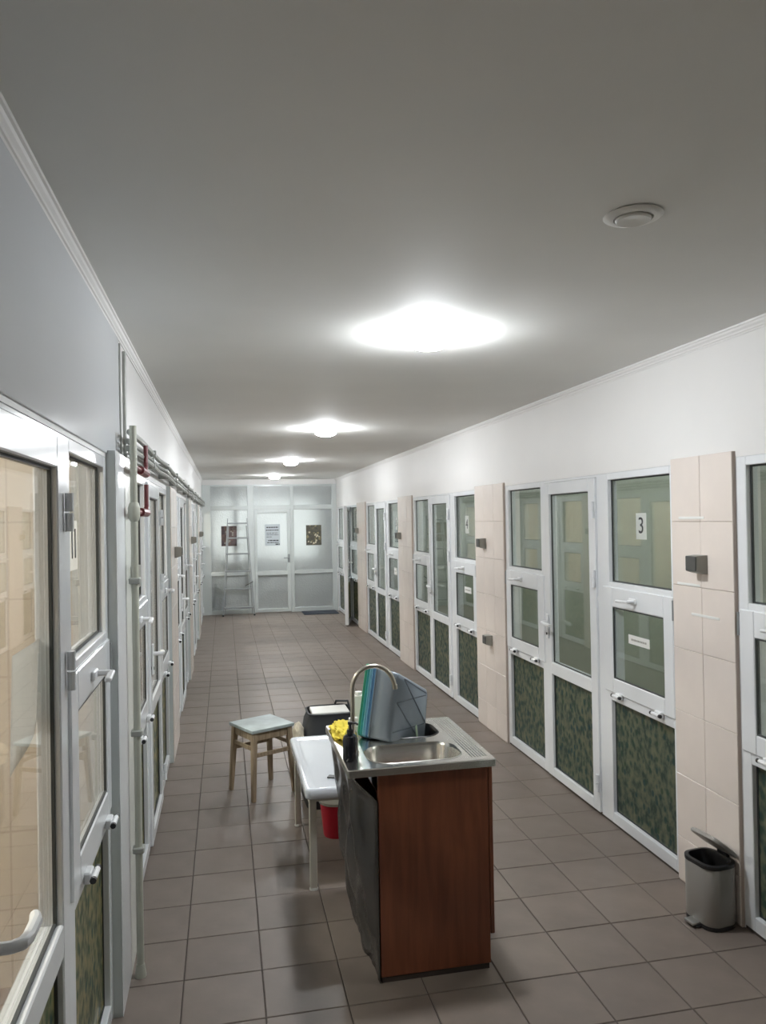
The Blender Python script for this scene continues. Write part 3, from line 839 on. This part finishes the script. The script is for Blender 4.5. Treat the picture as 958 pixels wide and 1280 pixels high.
# steel top with two basins
WX0, WX1, WY0, WY1, WZ = 0.445, 1.030, 2.885, 3.540, 0.840
bm = bmesh.new()
outer = rrect(WX0, WX1, WY0, WY1, 0.008, WZ, 2)
h1 = rrect(0.545, 0.922, 2.925, 3.160, 0.085, WZ, 8)
h2 = rrect(0.575, 0.915, 3.245, 3.475, 0.080, WZ, 8)
edges = []
for lp in (outer, h1, h2):
    vv = [bm.verts.new(p) for p in lp]
    for k in range(len(vv)): edges.append(bm.edges.new((vv[k], vv[(k + 1) % len(vv)])))
bmesh.ops.triangle_fill(bm, edges=edges, use_beauty=True)
b = MB(); b.b.free(); b.b = bm
def inset(lp, d, z):
    c = sum(lp, Vector()) / len(lp)
    out = []
    for p in lp:
        v = Vector((p.x - c.x, p.y - c.y, 0)); L_ = v.length
        q_ = c + v * ((L_ + d) / L_); out.append(Vector((q_.x, q_.y, z)))
    return out
b.loft([outer, inset(outer, 0.004, WZ - 0.004), inset(outer, 0.004, WZ - 0.030), inset(outer, -0.006, WZ - 0.030)])
top = P(b).obj('worktop', M['steel'], sk, ang=25)
P(MB().loft([inset(h1, 0.006, WZ + 0.0006), inset(h1, 0.002, WZ + 0.003), inset(h1, 0.0, WZ), inset(h1, -0.006, WZ - 0.012), inset(h1, -0.012, WZ - 0.10), inset(h1, -0.03, WZ - 0.13), inset(h1, -0.07, WZ - 0.14)], False, True)).obj('basin', M['steel'], top)
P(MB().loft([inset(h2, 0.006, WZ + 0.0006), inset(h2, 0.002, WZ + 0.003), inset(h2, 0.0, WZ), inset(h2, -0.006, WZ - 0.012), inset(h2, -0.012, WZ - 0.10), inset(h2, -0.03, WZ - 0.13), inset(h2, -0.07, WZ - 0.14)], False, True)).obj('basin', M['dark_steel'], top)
P(MB().lathe([(0, 0.003), (0.018, 0.004), (0.026, 0.002), (0.026, 0)], c=(0.73, 3.04, WZ - 0.1398), seg=16)).obj('drain', M['nickel'], top)
for k in range(6):                                 # pressed drainer ribs
    x = 0.948 + k * 0.012
    P(MB().bar((x, 2.925, WZ + 0.0005), (x, 3.50, WZ + 0.0005), 0.005, 0.004, 0.0015)).obj('drainer_rib', M['steel'], top)
# tap
fx, fy = 0.497, 3.085
tp = empty('tap'); tp.parent = sk
tp.location = (fx - ox, fy - oy, WZ)
q = MB(); q.lathe([(0, 0), (0.024, 0), (0.024, 0.008), (0.018, 0.014), (0.016, 0.05), (0.011, 0.055), (0, 0.055)], seg=18); q.obj('tap_base', M['nickel'], tp)
pts = [(0, 0, 0.05), (0, 0, 0.15), (0, 0, 0.255)]
for k in range(1, 15):
    a = PI - PI * 0.93 * k / 14
    pts.append((0.087 + 0.087 * math.cos(a), 0, 0.262 + 0.088 * math.sin(a)))
lx, ly_, lz = pts[-1]
pts.append((lx + 0.004, 0, lz - 0.02))
q = MB(); q.tube(pts, 0.0095, 12); q.obj('spout', M['nickel'], tp)
q = MB(); q.tube([(lx + 0.004, 0, lz - 0.012), (lx + 0.006, 0, lz - 0.030)], 0.011, 12); q.obj('nozzle', M['nickel'], tp)
q = MB(); q.tube([(0, 0.014, 0.035), (0, 0.045, 0.045), (0, 0.075, 0.062)], [0.009, 0.006, 0.005], 8); q.obj('lever', M['nickel'], tp)
tag(sk, 'mahogany laminate cabinet with steel double-basin sink top and gooseneck tap', 'sink')

# dark plastic sheet over the open back of the cabinet
b = MB(); NU, NV = 22, 26
prof = [(0.805, 0.458), (0.70, 0.480), (0.55, 0.497), (0.40, 0.503), (0.28, 0.510), (0.16, 0.530), (0.07, 0.548), (0.005, 0.556)]
def px_(z):
    for (za, xa), (zb, xb) in zip(prof, prof[1:]):
        if za >= z >= zb: t_ = (za - z) / (za - zb); return xa + (xb - xa) * t_
    return prof[-1][1]
rows = []
for i in range(NU + 1):
    r_ = []
    for j in range(NV + 1):
        u_, v_ = i / NU, j / NV
        y = 2.918 + 0.60 * u_
        sag = 0.20 * max(0.0, 1 - abs(u_ - 0.0) / 0.13) * (1 - v_) ** 2
        z = 0.805 - 0.80 * v_ - sag * 0.4
        x = px_(max(0.005, z))
        amp = 0.016 * math.sin(min(1, v_ * 1.6) * PI * 0.55)
        x += amp * (math.sin(u_ * 17 + v_ * 5) + 0.6 * math.sin(u_ * 31 - v_ * 9 + 1))
        x += 0.010 * noise.noise(Vector((u_ * 5, v_ * 7, 3)))
        near = max(0.0, 1 - u_ / 0.16) ** 0.7
        x += near * (0.5605 - x) * max(0.0, min(1, (0.80 - z) / 0.10))
        x = min(x, 0.561)
        r_.append(b.b.verts.new((x - 0.5, y - 3.2, z)))
    rows.append(r_)
for i in range(NU):
    for j in range(NV): b.b.faces.new((rows[i][j], rows[i + 1][j], rows[i + 1][j + 1], rows[i][j + 1]))
o = b.obj('plastic_sheet', M['sheet'], loc=(0.5, 3.2, 0), ang=180)
sm = o.modifiers.new('s', 'SOLIDIFY'); sm.thickness = 0.0015
tag(o, 'wrinkled dark plastic sheet hanging down the open side of the sink cabinet', 'plastic sheet')

# ------------------------------------------------------------------ trays standing on edge behind the basin
TL, TR = Vector((0.709, 3.18, 1.140)), Vector((0.895, 3.38, 1.008))
BL, BR = Vector((0.668, 3.185, 0.842)), Vector((0.874, 3.385, 0.770))
nrm = ((TR - TL).cross(BL - TL)).normalized()
if nrm.x < 0: nrm = -nrm
ctr = (TL + TR + BL + BR) / 4
def tray(k, shift, mt, label, deep=0.105, ribs=False):
    off = -nrm * shift
    t = empty('plastic_tray', ctr + off - nrm * deep / 2)
    base = t.location
    bq = [p + off - base for p in (TL, TR, BR, BL)]
    cc = sum(bq, Vector()) / 4
    bq = [cc + (p - cc) * 0.97 for p in bq]
    rq = [p - nrm * deep + (p - cc).normalized() * 0.012 for p in bq]
    def rnd(q, f=0.16):
        out = []
        for i in range(4):
            a, c_, e = q[i - 1], q[i], q[(i + 1) % 4]
            p0, p2 = c_ + (a - c_).normalized() * 0.018, c_ + (e - c_).normalized() * 0.018
            for s_ in (0, .33, .67, 1): out.append(p0 * (1 - s_) ** 2 + c_ * 2 * s_ * (1 - s_) + p2 * s_ ** 2)
        return out
    b = MB()
    lb, lr = rnd(bq), rnd(rq)
    mid = [a.lerp(c_, 0.08) + (a - cc).normalized() * 0.004 for a, c_ in zip(lb, lr)]
    b.loft([[p - (p - cc).normalized() * 0.006 for p in lb], mid, lr], True, False)
    o = b.obj('shell', mt, t, ang=50)
    s_ = o.modifiers.new('s', 'SOLIDIFY'); s_.thickness = 0.0025
    b = MB(); b.tube(lr + [lr[0]], 0.0042, 6, False); b.obj('rim', mt, t)
    if ribs:
        def uv(u_, v_): return bq[0].lerp(bq[1], u_).lerp(bq[3].lerp(bq[2], u_), v_) + nrm * 0.0022
        for (a, c_) in (((0.19, 0.03), (0.97, 0.62)), ((0.05, 0.42), (0.92, 0.10)), ((0.05, 0.42), (0.68, 0.84)), ((0.04, 0.86), (0.92, 0.64)), ((0.19, 0.03), (0.93, 0.06))):
            b = MB(); b.bar(uv(*a), uv(*c_), 0.004, 0.002, upv=nrm); b.obj('rib', M['tray_line'], t, smooth=False)
        b = MB(); b.bar(uv(0.68, 0.70), uv(0.76, 0.93), 0.014, 0.002, upv=nrm); b.obj('sticker', M['sticker'], t, smooth=False)
    tag(t, label, 'tray', 'plastic trays standing in the sink')
tray(0, 0.0, M['tray_grey'], 'grey-blue plastic tray with diamond ribs on its base, front of the stack', ribs=True)
tray(1, 0.016, M['tray_blue'], 'blue plastic tray nested right behind the grey tray')
tray(2, 0.030, M['tray_sky'], 'sky blue plastic tray nested between the blue and teal trays')
tray(3, 0.043, M['tray_teal'], 'teal plastic tray nested between the sky blue and green trays')
tray(4, 0.056, M['tray_green'], 'green plastic tray at the back of the nested stack')

# ------------------------------------------------------------------ small things on the sink
t = empty('soap_bottle', (0.474, 3.012, WZ))
MB().lathe([(0, 0), (0.028, 0), (0.030, 0.004), (0.030, 0.080), (0.026, 0.094), (0.012, 0.102), (0, 0.102)], seg=20).obj('body', M['bottle'], t)
q = MB(); q.lathe([(0.012, 0.102), (0.013, 0.118), (0.006, 0.121), (0.005, 0.138), (0.009, 0.139), (0.009, 0.150), (0, 0.151)], seg=14)
q.tube([(0, 0, 0.146), (0.022, -0.012, 0.146), (0.030, -0.016, 0.140)], 0.0045, 8); q.obj('pump', M['black'], t)
tag(t, 'black pump soap bottle beside the basin', 'bottle')
t = empty('spray_bottle', (0.505, 3.19, WZ))
MB().lathe([(0, 0), (0.024, 0), (0.025, 0.004), (0.025, 0.055), (0.012, 0.078), (0.010, 0.09), (0, 0.09)], seg=18).obj('body', M['clear'], t)
q = MB(); q.lathe([(0.012, 0.088), (0.012, 0.104), (0.007, 0.108), (0, 0.108)], seg=12); q.box(-0.008, 0.030, -0.008, 0.008, 0.104, 0.120, 0.003)
q.obj('cap', M['white_plastic'], t)
tag(t, 'small clear bottle with white spray cap behind the tap', 'bottle')

def crumple(name, c, s, mt, label, cat, amp=0.45, seed=1, sub=4):
    b = MB(); bmesh.ops.create_icosphere(b.b, subdivisions=sub, radius=1)
    for v in b.b.verts:
        p = v.co.copy()
        n1 = noise.noise(p * 2.2 + Vector((seed, 0, 0))) + 0.6 * noise.noise(p * 5.5 + Vector((0, seed, 0))) + 0.3 * abs(noise.noise(p * 11 + Vector((0, 0, seed))))
        q_ = p * (1 + amp * n1)
        v.co = Vector((q_.x * s[0], q_.y * s[1], max(0.0, q_.z * s[2] + s[2] * 0.55)))
    o = b.obj(name, mt, loc=c, ang=60)
    return tag(o, label, cat)
crumple('cleaning_cloth', (0.498, 3.375, WZ + 0.001), (0.044, 0.110, 0.026), M['yellow'], 'crumpled yellow cleaning cloth on the sink corner', 'cloth', 0.62, 2)
t = empty('white_canister', (0.592, 3.500, WZ))
q = MB(); q.loft([rrect(-0.026 - i_, 0.026 + i_, -0.022, 0.022, 0.010, z) for i_, z in ((-.003, 0), (0, 0.004), (0.002, 0.125), (-0.004, 0.14))], True, True); q.obj('body', M['white_plastic'], t)
q = MB(); q.lathe([(0.016, 0.139), (0.016, 0.156), (0, 0.157)], seg=14); q.obj('cap', M['white_plastic'], t)
tag(t, 'white plastic canister behind the nested trays', 'canister')

# ------------------------------------------------------------------ enamel table
t = empty('enamel_table', (0.61, 4.14, 0))
q = MB()
q.loft([rrect(-0.250 + i_, 0.250 - i_, -0.460 + i_, 0.460 - i_, max(0.012, 0.035 - i_), z) for i_, z in
        ((0.004, 0.452), (0.0, 0.458), (0.0, 0.494), (0.006, 0.502), (0.016, 0.503), (0.040, 0.492), (0.052, 0.490))], True, True)
q.obj('table_top', M['enamel'], t, ang=60)
q = MB()
q.box(-0.215, 0.215, -0.428, -0.416, 0.432, 0.453); q.box(-0.215, 0.215, 0.416, 0.428, 0.432, 0.453)
q.box(-0.228, -0.216, -0.415, 0.415, 0.41, 0.453); q.box(0.216, 0.228, -0.415, 0.415, 0.41, 0.453)
q.obj('apron', M['cream_metal'], t, smooth=False)
for sx in (-1, 1):
    for sy in (-1, 1):
        q = MB(); q.bar((sx * 0.212, sy * 0.40, 0.012), (sx * 0.212, sy * 0.40, 0.452), 0.034, 0.034, 0.003); l_ = q.obj('leg', M['cream_metal'], t)
        q = MB(); q.lathe([(0, 0), (0.021, 0), (0.022, 0.006), (0.018, 0.014), (0, 0.014)], c=(sx * 0.212, sy * 0.40, 0), seg=12); q.obj('foot', M['white_plastic'], l_)
tag(t, 'low white enamel-top table with cream legs behind the sink', 'table')
q = MB(); q.box(-0.03, 0.03, -0.018, 0.018, 0, 0.008, 0.002)
o = q.obj('dark_strap', M['box_dark'], loc=(0.520, 3.86, 0.4905)); o.rotation_euler = (0, 0, math.radians(-25))
tag(o, 'short dark strap lying on the enamel table', 'strap')

# red bucket
t = empty('red_bucket', (0.595, 4.36, 0))
q = MB(); q.lathe([(0, 0), (0.066, 0), (0.070, 0.006), (0.088, 0.185), (0.092, 0.186), (0.092, 0.196), (0.085, 0.196), (0.083, 0.180), (0.064, 0.012), (0, 0.012)], seg=28); q.obj('body', M['red'], t)
q = MB(); q.lathe([(0, 0.187), (0.06, 0.186), (0.093, 0.188), (0.096, 0.196), (0.097, 0.204), (0.085, 0.207), (0, 0.209)], seg=28); q.obj('lid', M['cream_metal'], t)
q = MB(); q.tube([(0.095 * math.cos(a), -0.02 - 0.05 * math.sin(a), 0.20 - 0.012 * math.sin(a)) for a in [PI * k / 10 for k in range(11)]], 0.003, 6); q.obj('bail', M['alu'], t)
tag(t, 'small red bucket with pale lid under the enamel table', 'bucket')

# black bag with a white box in it, cream cloth
t = empty('black_bag', (0.640, 4.91, 0))
q = MB()
def bl(wx, wy, z, r=0.06): return rrect(-wx, wx, -wy, wy, r, z, 4)
lps = [bl(0.165, 0.15, 0), bl(0.175, 0.165, 0.03), bl(0.178, 0.17, 0.20), bl(0.172, 0.16, 0.40), bl(0.155, 0.135, 0.52), bl(0.140, 0.125, 0.555), bl(0.147, 0.132, 0.575), bl(0.138, 0.122, 0.578), bl(0.130, 0.115, 0.54)]
lps = [[p + Vector((0.008 * noise.noise(p * 9), 0.008 * noise.noise(p * 9 + Vector((5, 0, 0))), 0)) for p in lp] for lp in lps]
q.loft(lps, True, False); q.obj('body', M['bag'], t, ang=60)
q = MB()
q.tube([(0.05, 0.128, 0.56), (0.06, 0.11, 0.60), (0.13, 0.07, 0.605), (0.14, 0.05, 0.56)], 0.008, 8); q.obj('handle', M['bag'], t)
tag(t, 'bulging black bag standing on the floor behind the table', 'bag')
q = MB(); q.box(-0.118, 0.118, -0.092, 0.092, 0, 0.025, 0.004); q.box(-0.110, 0.110, -0.085, 0.085, -0.06, 0.0)
o = q.obj('white_box', M['white_plastic'], loc=(0.640, 4.91, 0.553)); tag(o, 'white flat box lying in the mouth of the black bag', 'box')
crumple('cream_cloth', (0.434, 4.84, 0.415), (0.034, 0.075, 0.068), M['cream_cloth'], 'cream cloth bundle resting on the shoulder of the black bag', 'cloth', 0.18, 4)

# ------------------------------------------------------------------ stool
t = empty('wooden_stool', (0.222, 5.185, 0), math.radians(27))
q = MB(); q.box(-0.158, 0.158, -0.158, 0.158, 0.430, 0.452, 0.006, 2); q.obj('seat', M['stool_seat'], t)
for sx in (-1, 1):
    for sy in (-1, 1):
        q = MB(); q.bar((sx * 0.152, sy * 0.152, 0.0), (sx * 0.128, sy * 0.128, 0.432), 0.026, 0.026, 0.003, upv=(0, 1, 0), w2=(0.036, 0.036)); q.obj('leg', M['old_wood'], t)
for s_ in (-1, 1):
    q = MB(); q.box(-0.112, 0.112, s_ * 0.128 - 0.009, s_ * 0.128 + 0.009, 0.375, 0.430, 0.002); q.obj('apron', M['old_wood'], t)
    q = MB(); q.box(s_ * 0.128 - 0.009, s_ * 0.128 + 0.009, -0.112, 0.112, 0.375, 0.430, 0.002); q.obj('apron', M['old_wood'], t)
    q = MB(); q.bar((-0.12, s_ * 0.136, 0.285), (0.12, s_ * 0.136, 0.285), 0.014, 0.026, 0.002); q.obj('stretcher', M['old_wood'], t)
    q = MB(); q.bar((s_ * 0.134, -0.12, 0.325), (s_ * 0.134, 0.12, 0.325), 0.014, 0.026, 0.002); q.obj('stretcher', M['old_wood'], t)
tag(t, 'worn wooden stool with pale blue-grey painted seat', 'stool')

# ------------------------------------------------------------------ pedal bin
t = empty('pedal_bin', (2.068, 3.040, 0))
bx0, bx1, by0, by1 = -0.083, 0.078, -0.095, 0.095
def ins(i_, z, r=0.055): return rrect(bx0 + i_, bx1 - i_, by0 + i_, by1 - i_, r - i_ * 0.5, z, 6)
q = MB(); q.loft([ins(0.002, 0.018), ins(0.0, 0.022), ins(0.0, 0.268), ins(0.003, 0.272), ins(0.010, 0.270), ins(0.014, 0.20)], True, False); q.obj('body', M['bin'], t, ang=50)
q = MB(); q.loft([ins(0.003, 0.0), ins(0.0, 0.004), ins(0.0, 0.018)], True, True); q.obj('base', M['black'], t)
q = MB(); q.loft([ins(-0.002, 0.262), ins(-0.002, 0.277), ins(0.012, 0.279), ins(0.018, 0.262), ins(0.020, 0.04)], False, True); q.obj('inner_bucket', M['black'], t, ang=50)
q = MB()
lid = [ins(0.0, 0.0), ins(-0.002, 0.004), ins(0.0, 0.014), ins(0.012, 0.019)]
q.loft(lid, True, True)
ca, sa = math.cos(math.radians(38)), math.sin(math.radians(38))
for v in q.b.verts:
    dx = v.co.x - bx1; z = v.co.z
    v.co = Vector((bx1 + 0.004 + dx * ca + z * sa, v.co.y, 0.283 - dx * sa + z * ca))
q.obj('lid', M['bin'], t, ang=50)
q = MB(); q.box(0.066, 0.083, -0.03, 0.03, 0.265, 0.295, 0.003); q.obj('lid_hinge', M['black'], t)
q = MB(); q.box(-0.124, -0.080, -0.028, 0.028, 0.012, 0.024, 0.005, 2); q.obj('pedal', M['silver'], t)
q = MB(); q.box(-0.110, -0.070, -0.033, 0.033, 0.002, 0.012, 0.003); q.obj('pedal_arm', M['black'], t)
tag(t, 'grey pedal bin with its lid half open beside the tiled pier', 'bin')
bpy.data.objects[t.name].rotation_euler = (0, 0, math.radians(8))

# ------------------------------------------------------------------ ladder leaning on the end partition, mat
t = empty('step_ladder', (0.245, 14.85, 0))
def rail(b, x0, x1, ya, yb, z1): b.bar((x0, ya, 0.02), (x1, yb, z1), 0.020, 0.045, 0.003, upv=(0, 1, 0))
for s_ in (-1, 1):
    q = MB(); rail(q, s_ * 0.290, s_ * 0.182, -0.08, 0.13, 1.84); r_ = q.obj('rail', M['alu'], t)
    q = MB(); q.box(s_ * 0.291 - 0.014, s_ * 0.291 + 0.014, -0.106, -0.055, 0.0, 0.03, 0.003); q.obj('foot', M['rubber'], r_)
    q = MB(); rail(q, s_ * 0.262, s_ * 0.168, 0.06, 0.17, 1.70); q.obj('rear_rail', M['alu'], t)
for z in (1.75, 1.47, 1.17, 0.84, 0.51, 0.16):
    k = (z - 0.02) / 1.82
    hw = 0.290 + (0.182 - 0.290) * k - 0.008
    yc = -0.08 + 0.21 * k
    q = MB(); q.box(-hw, hw, yc - 0.045, yc + 0.035, z - 0.018, z + 0.010, 0.003); q.obj('tread', M['alu'], t)
q = MB(); q.tube([(0.12, -0.06, 0.56), (0.2, -0.065, 0.60), (0.27, -0.06, 0.64)], 0.008, 6); q.obj('stay', M['box_dark'], t)
tag(t, 'aluminium step ladder leaning folded against the end partition', 'ladder')
q = MB(); q.loft([rrect(-0.33, 0.33, -0.27, 0.27, 0.02, 0.0), rrect(-0.335, 0.335, -0.275, 0.275, 0.02, 0.006), rrect(-0.32, 0.32, -0.26, 0.26, 0.02, 0.012)], True, True)
o = q.obj('door_mat', M['mat'], loc=(1.78, 14.77, 0.001)); tag(o, 'dark blue-grey door mat before the end partition', 'mat')
